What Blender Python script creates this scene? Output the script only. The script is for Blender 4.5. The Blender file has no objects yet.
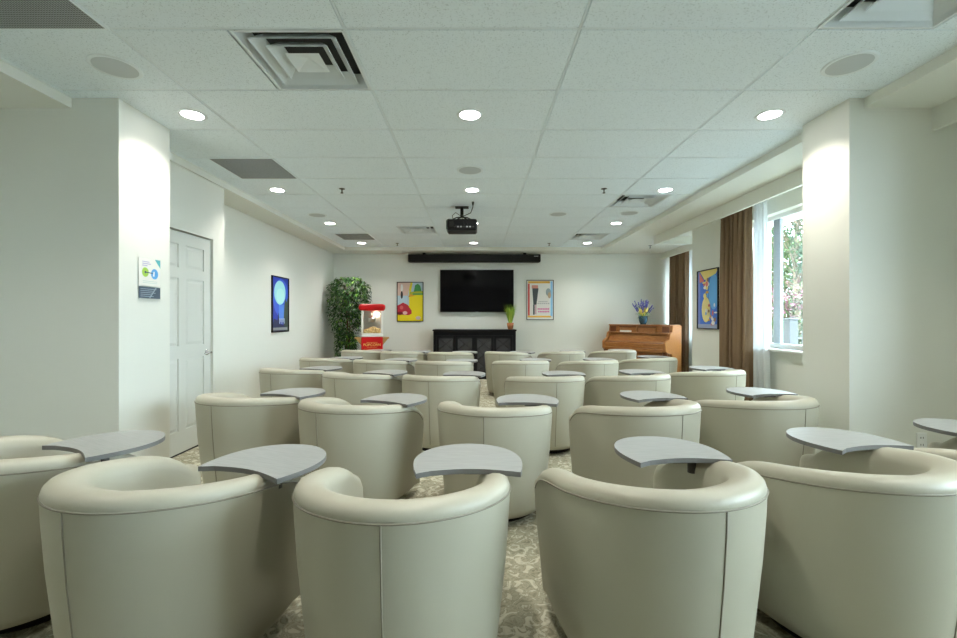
import bpy, math, random
from mathutils import Vector, Matrix
random.seed(7)
PI = math.pi
S = bpy.context.scene
COL = S.collection
H = 1.28            # camera height
F, CX, CY = 441.0, 476.0, 318.5


def P(px, py, Y):
    """point at distance Y seen at pixel px, py"""
    return ((px - CX) * Y / F, Y, H + (CY - py) * Y / F)


# ------------------------------------------------------------------ materials
def mat(name, col, rough=0.6, metal=0.0, spec=0.5, emit=None, es=0.0, coat=0.0):
    m = bpy.data.materials.new(name)
    m.use_nodes = True
    b = m.node_tree.nodes['Principled BSDF']
    b.inputs['Base Color'].default_value = (*col, 1)
    b.inputs['Roughness'].default_value = rough
    b.inputs['Metallic'].default_value = metal
    b.inputs['Specular IOR Level'].default_value = spec
    b.inputs['Coat Weight'].default_value = coat
    if emit:
        b.inputs['Emission Color'].default_value = (*emit, 1)
        b.inputs['Emission Strength'].default_value = es
    return m


def N(m, t, **kw):
    n = m.node_tree.nodes.new(t)
    for k, v in kw.items():
        if k in n.inputs.keys():
            n.inputs[k].default_value = v
        else:
            setattr(n, k, v)
    return n


def L(m, a, b):
    m.node_tree.links.new(a, b)


def bsdf(m):
    return m.node_tree.nodes['Principled BSDF']


def noise_bump(m, scale, strength, dist=0.002, detail=3):
    tc = N(m, 'ShaderNodeTexCoord')
    n = N(m, 'ShaderNodeTexNoise')
    n.inputs['Scale'].default_value = scale
    n.inputs['Detail'].default_value = detail
    bp = N(m, 'ShaderNodeBump')
    bp.inputs['Strength'].default_value = strength
    bp.inputs['Distance'].default_value = dist
    L(m, tc.outputs['Object'], n.inputs['Vector'])
    L(m, n.outputs['Fac'], bp.inputs['Height'])
    L(m, bp.outputs['Normal'], bsdf(m).inputs['Normal'])
    return n


def noise_color(m, scale, c1, c2, p1=0.4, p2=0.6, detail=3, dist=0.0, vec_scale=None):
    tc = N(m, 'ShaderNodeTexCoord')
    n = N(m, 'ShaderNodeTexNoise')
    n.inputs['Scale'].default_value = scale
    n.inputs['Detail'].default_value = detail
    n.inputs['Distortion'].default_value = dist
    src = tc.outputs['Object']
    if vec_scale:
        mp = N(m, 'ShaderNodeMapping')
        mp.inputs['Scale'].default_value = vec_scale
        L(m, src, mp.inputs['Vector'])
        src = mp.outputs['Vector']
    L(m, src, n.inputs['Vector'])
    r = N(m, 'ShaderNodeValToRGB')
    r.color_ramp.elements[0].position = p1
    r.color_ramp.elements[0].color = (*c1, 1)
    r.color_ramp.elements[1].position = p2
    r.color_ramp.elements[1].color = (*c2, 1)
    L(m, n.outputs['Fac'], r.inputs['Fac'])
    L(m, r.outputs['Color'], bsdf(m).inputs['Base Color'])
    return n, r


M = {}
M['wall'] = mat('wall_paint', (0.77, 0.775, 0.71), 0.55)
noise_bump(M['wall'], 60, 0.06)
M['soffit'] = mat('soffit_paint', (0.78, 0.79, 0.73), 0.6)
M['rearwall'] = mat('low_bounce_paint', (0.22, 0.20, 0.17), 0.6)  # made-up dark tone for the unseen rear wall, cuts bounce onto chair backs
M['white'] = mat('white_trim', (0.83, 0.84, 0.82), 0.45)
M['doorwhite'] = mat('door_paint', (0.66, 0.675, 0.635), 0.42)
M['grid'] = mat('ceiling_grid_white', (0.84, 0.915, 0.955), 0.5)
M['plenum'] = mat('plenum_dark', (0.05, 0.055, 0.055), 0.8)
# ceiling tile
m = M['tile'] = mat('mineral_fibre_tile', (0.84, 0.88, 0.88), 0.9)
noise_color(m, 130, (0.60, 0.68, 0.72), (0.84, 0.93, 0.985), 0.30, 0.42, 2)
nt = noise_bump(m, 130, 0.12, 0.003, 2)
# carpet
m = M['carpet'] = mat('patterned_carpet', (0.3, 0.29, 0.22), 0.95, spec=0.1)
n, r = noise_color(m, 15, (0.25, 0.235, 0.165), (0.60, 0.575, 0.46), 0.36, 0.62, 8, 1.6)
e = r.color_ramp.elements.new(0.46); e.color = (0.42, 0.40, 0.30, 1)
e = r.color_ramp.elements.new(0.52); e.color = (0.29, 0.275, 0.20, 1)
e = r.color_ramp.elements.new(0.56); e.color = (0.52, 0.50, 0.39, 1)
noise_bump(m, 400, 0.4, 0.004)
# leather
m = M['leather'] = mat('cream_leather', (0.455, 0.435, 0.345), 0.42, spec=0.45)
noise_bump(m, 320, 0.06, 0.001)
M['leather_in'] = M['leather']
M['piping'] = mat('leather_piping', (0.24, 0.22, 0.17), 0.5)
M['black'] = mat('black_plastic', (0.008, 0.008, 0.009), 0.5, spec=0.3)
# laminate
m = M['laminate'] = mat('grey_wood_laminate', (0.36, 0.36, 0.36), 0.38)
noise_color(m, 9, (0.31, 0.32, 0.31), (0.38, 0.39, 0.38), 0.3, 0.7, 5, 0.6, (1, 14, 1))
M['lam_edge'] = mat('laminate_edge_band', (0.16, 0.16, 0.155), 0.4)
M['steel'] = mat('satin_steel', (0.55, 0.56, 0.57), 0.3, 0.9)
M['dark_steel'] = mat('dark_bracket_steel', (0.06, 0.058, 0.052), 0.45, 0.3)
M['chrome'] = mat('brushed_nickel', (0.62, 0.62, 0.62), 0.22, 1.0)
M['lens'] = mat('downlight_lens', (1, 1, 1), 0.4, emit=(1.0, 0.985, 0.95), es=14)
M['fixture'] = mat('fixture_white', (0.80, 0.87, 0.90), 0.4)
M['vent'] = mat('vent_white_metal', (0.76, 0.82, 0.845), 0.45)
M['speaker_grille'] = mat('speaker_grille_grey', (0.55, 0.60, 0.62), 0.6)
# perforated grille
m = M['perf'] = mat('perforated_grey_panel', (0.42, 0.44, 0.45), 0.5)
tc = N(m, 'ShaderNodeTexCoord')
vo = N(m, 'ShaderNodeTexVoronoi'); vo.voronoi_dimensions = '2D'; vo.inputs['Scale'].default_value = 75; vo.inputs['Randomness'].default_value = 0.0
L(m, tc.outputs['Object'], vo.inputs['Vector'])
rp = N(m, 'ShaderNodeValToRGB')
rp.color_ramp.elements[0].position = 0.33; rp.color_ramp.elements[0].color = (0.08, 0.085, 0.09, 1)
rp.color_ramp.elements[1].position = 0.42; rp.color_ramp.elements[1].color = (0.36, 0.38, 0.39, 1)
L(m, vo.outputs['Distance'], rp.inputs['Fac']); L(m, rp.outputs['Color'], bsdf(m).inputs['Base Color'])
# black wood, piano wood
m = M['blackwood'] = mat('black_painted_wood', (0.006, 0.006, 0.008), 0.4, spec=0.25)
noise_bump(m, 40, 0.05)
m = M['piano'] = mat('walnut_veneer', (0.36, 0.14, 0.035), 0.28, coat=0.3)
noise_color(m, 6, (0.26, 0.085, 0.018), (0.50, 0.22, 0.06), 0.3, 0.7, 5, 1.0, (1.5, 18, 18))
M['piano_dark'] = mat('walnut_dark_edge', (0.16, 0.05, 0.014), 0.3)
M['screen'] = mat('tv_glass', (0.004, 0.004, 0.005), 0.1, spec=0.2)
M['cabglass'] = mat('cabinet_glass', (0.055, 0.055, 0.06), 0.12, spec=0.5)
M['red'] = mat('red_enamel', (0.56, 0.008, 0.010), 0.35, spec=0.25)
M['gold'] = mat('gold_lettering', (0.90, 0.62, 0.14), 0.4)
M['wood'] = mat('oak_shelf', (0.50, 0.30, 0.09), 0.5)
M['cream'] = mat('cream_enamel', (0.80, 0.78, 0.72), 0.4)
M['popcorn'] = mat('popcorn', (0.90, 0.70, 0.36), 0.8)
M['bulb'] = mat('warm_bulb', (1, 0.9, 0.7), 0.4, emit=(1.0, 0.78, 0.5), es=5)
M['bark'] = mat('bark', (0.16, 0.11, 0.07), 0.9)
M['leafA'] = mat('leaf_dark', (0.018, 0.07, 0.014), 0.45)
M['leafB'] = mat('leaf_mid', (0.045, 0.15, 0.028), 0.42)
M['leafC'] = mat('leaf_light', (0.21, 0.40, 0.06), 0.42)
M['gleafA'] = mat('garden_leaf_dark', (0.012, 0.03, 0.008), 0.8)
M['gleafB'] = mat('garden_leaf_mid', (0.022, 0.05, 0.014), 0.8)
M['gleafC'] = mat('garden_leaf_light', (0.05, 0.085, 0.02), 0.8)
M['soil'] = mat('soil', (0.05, 0.035, 0.025), 0.95)
M['basket'] = mat('brown_planter', (0.20, 0.12, 0.07), 0.7)
M['terracotta'] = mat('terracotta', (0.42, 0.15, 0.05), 0.6)
M['grass'] = mat('bright_grass', (0.22, 0.42, 0.03), 0.55)
M['grass_y'] = mat('yellow_grass', (0.46, 0.55, 0.07), 0.55)
M['bluepot'] = mat('teal_glaze', (0.02, 0.075, 0.11), 0.25)
M['purple'] = mat('purple_petals', (0.12, 0.10, 0.42), 0.6)
M['yellowfl'] = mat('yellow_petals', (0.85, 0.66, 0.16), 0.6)
m = M['curtain'] = mat('brown_drape', (0.22, 0.14, 0.08), 0.75, spec=0.25)
noise_bump(m, 300, 0.2, 0.001)
M['frame_grey'] = mat('window_aluminium', (0.27, 0.30, 0.31), 0.5)
M['concrete'] = mat('ground_paving', (0.17, 0.17, 0.165), 0.9)
M['lawn'] = mat('lawn_green', (0.10, 0.22, 0.05), 0.9)
M['post'] = mat('grey_post', (0.07, 0.073, 0.075), 0.7)
M['iron'] = mat('iron_fence', (0.03, 0.035, 0.035), 0.6)
M['pink'] = mat('pink_blossom', (0.22, 0.06, 0.11), 0.7)
M['brick'] = mat('far_wall', (0.42, 0.42, 0.40), 0.9)
m = M['sheer'] = mat('sheer_voile', (0.9, 0.93, 0.95), 0.8, spec=0.1)
tr = N(m, 'ShaderNodeBsdfTransparent'); tl = N(m, 'ShaderNodeBsdfTranslucent')
tl.inputs['Color'].default_value = (0.92, 0.95, 0.97, 1)
mx1 = N(m, 'ShaderNodeMixShader'); mx1.inputs['Fac'].default_value = 0.3
mx2 = N(m, 'ShaderNodeMixShader'); mx2.inputs['Fac'].default_value = 0.10
L(m, bsdf(m).outputs[0], mx1.inputs[1]); L(m, tl.outputs[0], mx1.inputs[2])
L(m, mx1.outputs[0], mx2.inputs[1]); L(m, tr.outputs[0], mx2.inputs[2])
L(m, mx2.outputs[0], m.node_tree.nodes['Material Output'].inputs['Surface'])


def thin_glass(name, tint=(0.95, 0.98, 0.97)):
    m = mat(name, (1, 1, 1), 0.02)
    tr = N(m, 'ShaderNodeBsdfTransparent'); tr.inputs['Color'].default_value = (*tint, 1)
    gl = N(m, 'ShaderNodeBsdfGlossy'); gl.inputs['Roughness'].default_value = 0.02
    mx = N(m, 'ShaderNodeMixShader'); mx.inputs['Fac'].default_value = 0.05
    L(m, tr.outputs[0], mx.inputs[1]); L(m, gl.outputs[0], mx.inputs[2])
    L(m, mx.outputs[0], m.node_tree.nodes['Material Output'].inputs['Surface'])
    return m


M['glass'] = thin_glass('window_glass')
M['acrylic'] = thin_glass('clear_acrylic')


def flat(name, col):
    k = 'ink_' + name
    if k not in M:
        M[k] = mat(k, col, 0.4)
    return k


# ------------------------------------------------------------------ mesh builder
class MB:
    def __init__(self):
        self.v = []; self.f = []; self.mi = []; self.ms = []; self.sm = []

    def slot(self, m):
        if m not in self.ms:
            self.ms.append(m)
        return self.ms.index(m)

    def add(self, vs, fs, m, smooth=False):
        o = len(self.v)
        self.v += [tuple(p) for p in vs]
        i = self.slot(m)
        for f in fs:
            self.f.append([o + k for k in f]); self.mi.append(i); self.sm.append(smooth)
        return self

    def box(self, x0, x1, y0, y1, z0, z1, m, R=None):
        vs = [(x, y, z) for z in (z0, z1) for y in (y0, y1) for x in (x0, x1)]
        if R is not None:
            vs = [R @ Vector(p) for p in vs]
        return self.add(vs, [(0, 2, 3, 1), (4, 5, 7, 6), (0, 1, 5, 4), (2, 6, 7, 3), (0, 4, 6, 2), (1, 3, 7, 5)], m)

    def rbox(self, x0, x1, y0, y1, z0, z1, m, r=0.01):
        """box with all twelve edges chamfered"""
        r = min(r, (x1 - x0) / 2.1, (y1 - y0) / 2.1, (z1 - z0) / 2.1)
        A = ((x0, x1), (y0, y1), (z0, z1))
        vs = []; idx = {}
        for sx in (0, 1):
            for sy in (0, 1):
                for sz in (0, 1):
                    s = (sx, sy, sz)
                    for ax in range(3):
                        p = []
                        for k in range(3):
                            c = A[k][s[k]]
                            if k != ax:
                                c += r if s[k] == 0 else -r
                            p.append(c)
                        idx[(s, ax)] = len(vs); vs.append(tuple(p))
        fs = []
        for ax in range(3):
            a, b = [k for k in range(3) if k != ax]
            for sv in (0, 1):
                q = []
                for (u, w) in ((0, 0), (1, 0), (1, 1), (0, 1)):
                    s = [0, 0, 0]; s[ax] = sv; s[a] = u; s[b] = w
                    q.append(idx[(tuple(s), ax)])
                fs.append(q)
        for ax in range(3):
            a, b = [k for k in range(3) if k != ax]
            for u in (0, 1):
                for w in (0, 1):
                    s0 = [0, 0, 0]; s0[a] = u; s0[b] = w; s1 = list(s0); s1[ax] = 1
                    fs.append([idx[(tuple(s0), a)], idx[(tuple(s0), b)], idx[(tuple(s1), b)], idx[(tuple(s1), a)]])
        for sx in (0, 1):
            for sy in (0, 1):
                for sz in (0, 1):
                    fs.append([idx[((sx, sy, sz), k)] for k in range(3)])
        return self.add(vs, fs, m)

    def tube(self, pts, r, m, seg=8, closed=False):
        pts = [Vector(p) for p in pts]
        n = len(pts); vs = []; fs = []
        rr = r if isinstance(r, (list, tuple)) else [r] * n
        up0 = Vector((0, 0, 1))
        prev = None
        for i, p in enumerate(pts):
            if closed:
                d = pts[(i + 1) % n] - pts[i - 1]
            else:
                d = pts[min(i + 1, n - 1)] - pts[max(i - 1, 0)]
            d.normalize()
            if prev is None:
                a = d.cross(up0)
                if a.length < 1e-3:
                    a = d.cross(Vector((1, 0, 0)))
            else:
                a = prev - d * prev.dot(d)
            a.normalize(); prev = a
            b = d.cross(a)
            for k in range(seg):
                t = 2 * PI * k / seg
                vs.append(p + (a * math.cos(t) + b * math.sin(t)) * rr[i])
        for i in range(n if closed else n - 1):
            j = (i + 1) % n
            for k in range(seg):
                fs.append((i * seg + k, i * seg + (k + 1) % seg, j * seg + (k + 1) % seg, j * seg + k))
        if not closed:
            fs.append(tuple(range(seg - 1, -1, -1))); fs.append(tuple((n - 1) * seg + k for k in range(seg)))
        return self.add(vs, fs, m, True)

    def lathe(self, prof, c, m, seg=24, smooth=True):
        vs = []; fs = []; n = len(prof)
        for k in range(seg):
            t = 2 * PI * k / seg
            for (r, z) in prof:
                vs.append((c[0] + r * math.cos(t), c[1] + r * math.sin(t), c[2] + z))
        for k in range(seg):
            k2 = (k + 1) % seg
            for i in range(n - 1):
                fs.append((k * n + i, k2 * n + i, k2 * n + i + 1, k * n + i + 1))
        return self.add(vs, fs, m, smooth)

    def prism(self, out, z0, z1, m, side=None):
        n = len(out)
        self.add([(x, y, z1) for x, y in out], [tuple(range(n))], m)
        self.add([(x, y, z0) for x, y in out], [tuple(range(n - 1, -1, -1))], m)
        vs = [(x, y, z0) for x, y in out] + [(x, y, z1) for x, y in out]
        return self.add(vs, [(i, (i + 1) % n, n + (i + 1) % n, n + i) for i in range(n)], side or m)

    def loft(self, rings, m, smooth=True, closed_ring=False, caps=False):
        n = len(rings[0]); vs = [p for r in rings for p in r]; fs = []
        for i in range(len(rings) - 1):
            for k in range(n if closed_ring else n - 1):
                k2 = (k + 1) % n
                fs.append((i * n + k, (i + 1) * n + k, (i + 1) * n + k2, i * n + k2))
        if caps:
            fs.append(tuple(range(n))); o = (len(rings) - 1) * n
            fs.append(tuple(o + k for k in range(n - 1, -1, -1)))
        return self.add(vs, fs, m, smooth)

    def ball(self, c, r, m, seg=10, sc=(1, 1, 1)):
        vs = []; fs = []; h = seg // 2 + 1
        for i in range(h + 1):
            a = PI * i / h
            for k in range(seg):
                t = 2 * PI * k / seg
                vs.append((c[0] + r * sc[0] * math.sin(a) * math.cos(t), c[1] + r * sc[1] * math.sin(a) * math.sin(t), c[2] + r * sc[2] * math.cos(a)))
        for i in range(h):
            for k in range(seg):
                fs.append((i * seg + k, (i + 1) * seg + k, (i + 1) * seg + (k + 1) % seg, i * seg + (k + 1) % seg))
        return self.add(vs, fs, m, True)

    def build(self, name, parent=None, loc=None, fix=True):
        me = bpy.data.meshes.new(name)
        me.from_pydata(self.v, [], self.f)
        for k in self.ms:
            me.materials.append(M[k])
        me.polygons.foreach_set('material_index', self.mi)
        me.polygons.foreach_set('use_smooth', self.sm)
        me.validate()
        if fix:
            import bmesh
            bm = bmesh.new(); bm.from_mesh(me)
            bmesh.ops.recalc_face_normals(bm, faces=bm.faces)
            bm.to_mesh(me); bm.free()
        me.update()
        o = bpy.data.objects.new(name, me)
        COL.objects.link(o)
        if parent:
            o.parent = parent
        if loc:
            o.location = loc
        return o


def tag(o, label, cat, group=None, kind=None):
    o['label'] = label; o['category'] = cat
    if group: o['group'] = group
    if kind: o['kind'] = kind
    return o


def thing(name, label, cat, loc=(0, 0, 0), rz=0.0, group=None):
    o = bpy.data.objects.new(name, None)
    o.empty_display_size = 0.1
    COL.objects.link(o)
    o.location = loc; o.rotation_euler = (0, 0, rz)
    return tag(o, label, cat, group)


def struct(name, mb, label, cat):
    o = mb.build(name)
    return tag(o, label, cat, None, 'structure')


def copy_tree(o, parent=None):
    c = o.copy(); COL.objects.link(c)
    c.parent = parent
    for ch in list(o.children):
        copy_tree(ch, c)
    return c


def text_mesh(body, size, m, name, parent, Mx, spacing=1.0):
    cu = bpy.data.curves.new(name, 'FONT')
    cu.body = body; cu.size = size; cu.align_x = 'CENTER'; cu.align_y = 'CENTER'; cu.extrude = 0.0015
    cu.space_character = spacing
    t = bpy.data.objects.new(name + '_tmp', cu)
    COL.objects.link(t)
    dg = bpy.context.evaluated_depsgraph_get()
    me = bpy.data.meshes.new_from_object(t.evaluated_get(dg))
    bpy.data.objects.remove(t); bpy.data.curves.remove(cu)
    me.transform(Mx)
    me.materials.clear(); me.materials.append(M[m])
    o = bpy.data.objects.new(name, me); COL.objects.link(o); o.parent = parent
    return o


# ------------------------------------------------------------------ room shell
ZC, ZS, ZR = 2.78, 2.71, 3.0          # tile ceiling, soffit, roof
XL, XR = -2.75, 2.64                  # tile field edges
YB, YT = 9.75, 9.25                   # back wall, tile field end
Y0 = -1.3
XW = 3.50                             # window wall
XA = 4.45                             # alcove wall at the far right

struct('floor', MB().box(-3.8, 4.7, Y0 - .2, YB + .2, -0.2, 0, 'carpet'), 'patterned grey beige carpet floor of the screening room', 'floor')

wb = MB().box(-3.6, 4.7, YB, YB + .2, 0, ZR, 'wall')
struct('wall_back', wb, 'far wall carrying the television and two posters', 'wall')
struct('wall_rear', MB().box(-3.8, 4.7, Y0 - .2, Y0, 0, ZR, 'rearwall'), 'wall behind the viewer closing the room', 'wall')
struct('wall_left', MB().box(-3.35, -3.15, 4.87, YB, 0, ZR, 'wall'), 'left wall of the far recess with a blue poster', 'wall')
struct('wall_left_front', MB().box(-3.8, -3.6, Y0, 3.0, 0, ZR, 'wall'), 'left wall beside the nearest chairs', 'wall')
struct('wall_left_column', MB().box(-3.8, -2.43, 3.0, 3.5, 0, ZR, 'wall'), 'left column projecting into the room with a paper notice', 'wall')
# door wall with opening
DX = -2.78
dy0, dy1, dz = 3.73, 4.64, 2.11
dw = MB()
dw.box(-3.35, DX, 3.5, dy0, 0, ZR, 'wall').box(-3.35, DX, dy1, 4.87, 0, ZR, 'wall').box(-3.35, DX, dy0, dy1, dz, ZR, 'wall')
dw.box(-3.42, -3.351, dy0 - .05, dy1 + .05, 0, dz + .05, 'wall')  # unseen panel added behind the door to stop sky light leaking through
struct('wall_left_door', dw, 'short stretch of left wall holding the white door', 'wall')


def pier_wall(mb, x0, x1, y0, y1, holes, m='wall'):
    ys = y0
    for (a, b, z0, z1) in sorted(holes):
        mb.box(x0, x1, ys, a, 0, ZR, m)
        mb.box(x0, x1, a, b, 0, z0, m); mb.box(x0, x1, a, b, z1, ZR, m)
        ys = b
    mb.box(x0, x1, ys, y1, 0, ZR, m)
    return mb


WZ0, WZ1 = 0.93, 2.52
holes = [(-.8, 1.7, WZ0, WZ1), (3.55, 6.1, WZ0, WZ1)]
wr = pier_wall(MB(), XW, XW + .22, Y0, 7.14, holes)
wr.box(XW + .22, XA + .2, 6.95, 7.14, 0, ZR, 'wall')
struct('wall_right', wr, 'right wall with windows and a picture pier', 'wall')
wa = pier_wall(MB(), XA, XA + .2, 7.14, YB, [(7.35, 9.45, WZ0, WZ1)])
struct('wall_right_alcove', wa, 'set-back right wall beside the piano', 'wall')
struct('wall_right_column', MB().box(2.54, XW + .22, 3.0, 3.43, 0, ZR, 'wall'), 'cream right column projecting into the room', 'wall')

# ceiling tiles: 2 ft cells, with open cells for the four diffusers
xs = [XL, -2.51] + [-1.90 + .6096 * k for k in range(8)] + [XR]
ys = []
k = -10
while 2.285 + .6096 * k < YT:
    yv = 2.285 + .6096 * k
    if yv > Y0: ys.append(yv)
    k += 1
ys = [Y0] + ys + [YT]
DIFF = [(-1.29, 2.285), (1.757, 1.675), (1.757, 5.333), (-1.29, 7.162), (1.757, 7.771)]
ct = MB()
GX = [XL, -1.90, -.681, .538, 1.757, XR]
gp_ = .0105


def tile(x0, x1, y0, y1):
    a, b, c, d = x0 + gp_, x1 - gp_, y0 + gp_, y1 - gp_
    z, z2 = ZC, ZC + .016
    ct.add([(a, c, z), (b, c, z), (b, d, z), (a, d, z), (a, c, z2), (b, c, z2), (b, d, z2), (a, d, z2)],
           [(0, 3, 2, 1), (0, 1, 5, 4), (1, 2, 6, 5), (2, 3, 7, 6), (3, 0, 4, 7)], 'tile')


for i in range(len(GX) - 1):
    for j in range(len(ys) - 1):
        x0, x1 = GX[i], GX[i + 1]
        hit = [d for d in DIFF if abs(d[1] - ys[j]) < .05 and x0 - .05 < d[0] < x1 - .05]
        if not hit:
            tile(x0, x1, ys[j], ys[j + 1])
        else:
            d0 = hit[0][0]; d1 = d0 + .6096
            if d0 - x0 > .1: tile(x0, d0, ys[j], ys[j + 1])
            if x1 - d1 > .1: tile(d1, x1, ys[j], ys[j + 1])
ct.box(XL - .02, XR + .02, Y0, YT + .02, 2.95, ZR + .05, 'plenum')
co = struct('ceiling', ct, 'white mineral fibre tile ceiling', 'ceiling')
# T-bar grid
tg = MB()
for x in GX[1:-1]:
    tg.box(x - .014, x + .014, Y0, YT, ZC + .009, ZC + .03, 'grid')
    tg.box(x - .0045, x + .0045, Y0, YT, ZC + .001, ZC + .01, 'grid')
for yv in ys[1:-1]:
    for i in range(len(GX) - 1):
        tg.box(GX[i] + .014, GX[i + 1] - .014, yv - .014, yv + .014, ZC + .0095, ZC + .03, 'grid')
        tg.box(GX[i] + .0045, GX[i + 1] - .0045, yv - .0045, yv + .0045, ZC + .001, ZC + .01, 'grid')
tg.box(XL, XL + .02, Y0, YT, ZC - .002, ZC + .02, 'grid'); tg.box(XR - .02, XR, Y0, YT, ZC - .002, ZC + .02, 'grid')
tg.box(XL, XR, YT - .02, YT, ZC - .002, ZC + .02, 'grid')
struct('trim_1', tg, 'white metal grid bars holding the ceiling tiles', 'ceiling grid')
# soffits
sf = MB().box(-3.8, XL, Y0, YT, ZS, ZR, 'soffit').box(XR, XA + .2, Y0, YT, ZS, ZR, 'soffit').box(-3.8, XA + .2, YT, YB, ZS, ZR, 'soffit')
struct('trim_2', sf, 'painted soffit band running round the tile ceiling', 'soffit')
struct('roof', MB().box(-4, 4.9, Y0 - .3, YB + .3, ZR + .051, ZR + .2, 'soffit'), 'roof slab over the room', 'roof')
# curtain pelmets
pm = MB()
pm.box(3.10, 3.135, Y0, 3.0, 2.56, ZS, 'soffit').box(3.10, 3.135, 3.43, 7.66, 2.555, ZS, 'soffit').box(3.10, 3.95, 7.66, 7.70, 2.575, ZS, 'soffit')
struct('trim_3', pm, 'plain pelmet board hiding the curtain track by the near window', 'pelmet')
struct('trim_4', MB().box(4.07, 4.10, 7.70, YB, 2.58, ZS, 'soffit'), 'pelmet board over the far curtain behind the piano', 'pelmet')

# casing + door
dc = MB()
for (a, b, c, d) in ((dy0 - .065, dy0, 0, dz + .065), (dy1, dy1 + .065, 0, dz + .065), (dy0, dy1, dz, dz + .065)):
    dc.box(DX, DX + .015, a, b, c, d, 'wall')
struct('trim_5', dc, 'white casing round the panel door', 'door casing')
door = thing('door_1', 'white six-panel door with lever handle on the left wall', 'door', (DX - .008, (dy0 + dy1) / 2, 0))
door['kind'] = 'structure'
W2 = (dy1 - dy0) / 2 - .010
lf = MB()
lf.box(-.045, -.012, -W2, W2, .015, dz - .012, 'doorwhite')
st = .11
cols = [(-W2 + st, -.05), (.05, W2 - st)]
rows = [(.22, .90), (1.02, 1.66), (1.76, 1.98)]
# stiles and rails proud of the recessed panel ground
lf.box(-.012, 0, -W2, -W2 + st, .015, dz - .012, 'doorwhite').box(-.012, 0, W2 - st, W2, .015, dz - .012, 'doorwhite')
lf.box(-.012, 0, -.05, .05, .015, dz - .012, 'doorwhite')
for (a, b) in ((.015, .22), (.90, 1.02), (1.66, 1.76), (1.98, dz - .012)):
    for (c, d) in cols:
        lf.box(-.012, 0, c, d, a, b, 'doorwhite')
for (c, d) in cols:
    for (a, b) in rows:
        e = .035
        vs = [(-.011, c + .01, a + .01), (-.011, d - .01, a + .01), (-.011, d - .01, b - .01), (-.011, c + .01, b - .01),
              (-.003, c + e, a + e), (-.003, d - e, a + e), (-.003, d - e, b - e), (-.003, c + e, b - e)]
        lf.add(vs, [(0, 1, 5, 4), (1, 2, 6, 5), (2, 3, 7, 6), (3, 0, 4, 7), (4, 5, 6, 7)], 'doorwhite')
leaf = lf.build('door_leaf', door)
hd = MB()
hy = W2 - .065
hd.lathe([(0, 0), (.03, 0), (.03, .006), (.012, .012), (.012, .05), (0, .05)], (0, 0, 0), 'chrome', 16)
hd.v = [(z, hy + x, .93 + y) for x, y, z in hd.v]
hd.tube([(.05, hy, .93), (.055, hy - .04, .93), (.052, hy - .11, .925)], [.011, .010, .008], 'chrome')
hd2 = hd.build('door_handle', door); hd2['label'] = 'brushed nickel lever handle'
sw = MB().box(-.044, .001, -W2, W2, .0, .014, 'black').build('door_gap_shade', door)  # black strip standing in for the shade of the gap under the door


# windows
def window(nm, x, y0, y1, mull, label):
    w = thing(nm, label, 'window', (x, (y0 + y1) / 2, WZ0)); w['kind'] = 'structure'
    h = (y1 - y0) / 2; z = WZ1 - WZ0
    fr = MB()
    t = .05
    fr.box(0.10, .17, -h, h, 0, t, 'white').box(.10, .17, -h, h, z - t, z, 'white')
    fr.box(.10, .17, -h, -h + t, t, z - t, 'white').box(.10, .17, h - t, h, t, z - t, 'white')
    fr.build('window_frame', w)
    for ym in mull:
        MB().box(.115, .15, ym - .06 - (y0 + y1) / 2, ym + .06 - (y0 + y1) / 2, t, z - t, 'frame_grey').build('mullion', w)
    MB().box(.13, .136, -h + t, h - t, t, z - t, 'glass').build('pane', w)
    sl = MB().rbox(-.09, .10, -h + .002, h - .002, -.028, .0, 'white', .006)
    sl.build('window_sill', w)
    return w


window('window_1', XW, 3.55, 6.1, [5.30, 4.4], 'tall window beside the near brown curtain')
window('window_2', XW, -.8, 1.7, [.45], 'window of the right wall beside the nearest chairs')
window('window_3', XA, 7.35, 9.45, [8.3], 'far window behind the piano')

# ------------------------------------------------------------------ ceiling fittings
lights_xy = []
rowsY = [3.25, 5.15, 6.95, 8.76]
colsX = [-2.24, -.045, 2.21]
place = {3.25: 'nearest row', 5.15: 'second row', 6.95: 'third row', 8.76: 'row by the far wall'}
side = {-2.24: 'left', -.045: 'middle', 2.21: 'right'}
LIGHT_W = 5.6


def downlight(x, y, label):
    t = thing('downlight', label, 'ceiling light', (x, y, ZC), 0, 'round recessed ceiling lights')
    MB().lathe([(.072, -.002), (.095, -.004), (.098, -.001), (.098, .012)], (0, 0, 0), 'fixture', 28).build('trim_ring', t)
    MB().lathe([(0, -.0032), (.05, -.0032), (.074, -.0025)], (0, 0, 0), 'lens', 28).build('lens', t)
    ld = bpy.data.lights.new('downlight_lamp', 'AREA')
    ld.shape = 'DISK'; ld.size = .14; ld.energy = LIGHT_W; ld.color = (1.0, .95, .86)
    ld.spread = math.radians(120)
    lo = bpy.data.objects.new('downlight_lamp', ld); COL.objects.link(lo)
    lo.location = (0, 0, -.012); lo.parent = t


for y in rowsY:
    for x in colsX:
        lx = {3.25: -2.09, 5.15: -2.32, 6.95: -2.3, 8.76: -2.27}[y] if x < -1 else (2.165 if (x > 1 and y < 4) else x)
        downlight(lx, y, 'round downlight, %s of the %s of lights' % (side[x], place[y]))
for y in (1.4,):
    for x in colsX:
        downlight(x, y, 'round downlight over the camera end of the room')


def speaker(x, y, label):
    t = thing('ceiling_speaker', label, 'speaker', (x, y, ZC), 0, 'round ceiling speakers')
    MB().lathe([(.113, -.006), (.128, -.008), (.134, -.003), (.134, .01)], (0, 0, 0), 'fixture', 32).build('bezel', t)
    MB().lathe([(0, -.007), (.08, -.007), (.114, -.005)], (0, 0, 0), 'speaker_grille', 32).build('grille', t)


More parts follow.
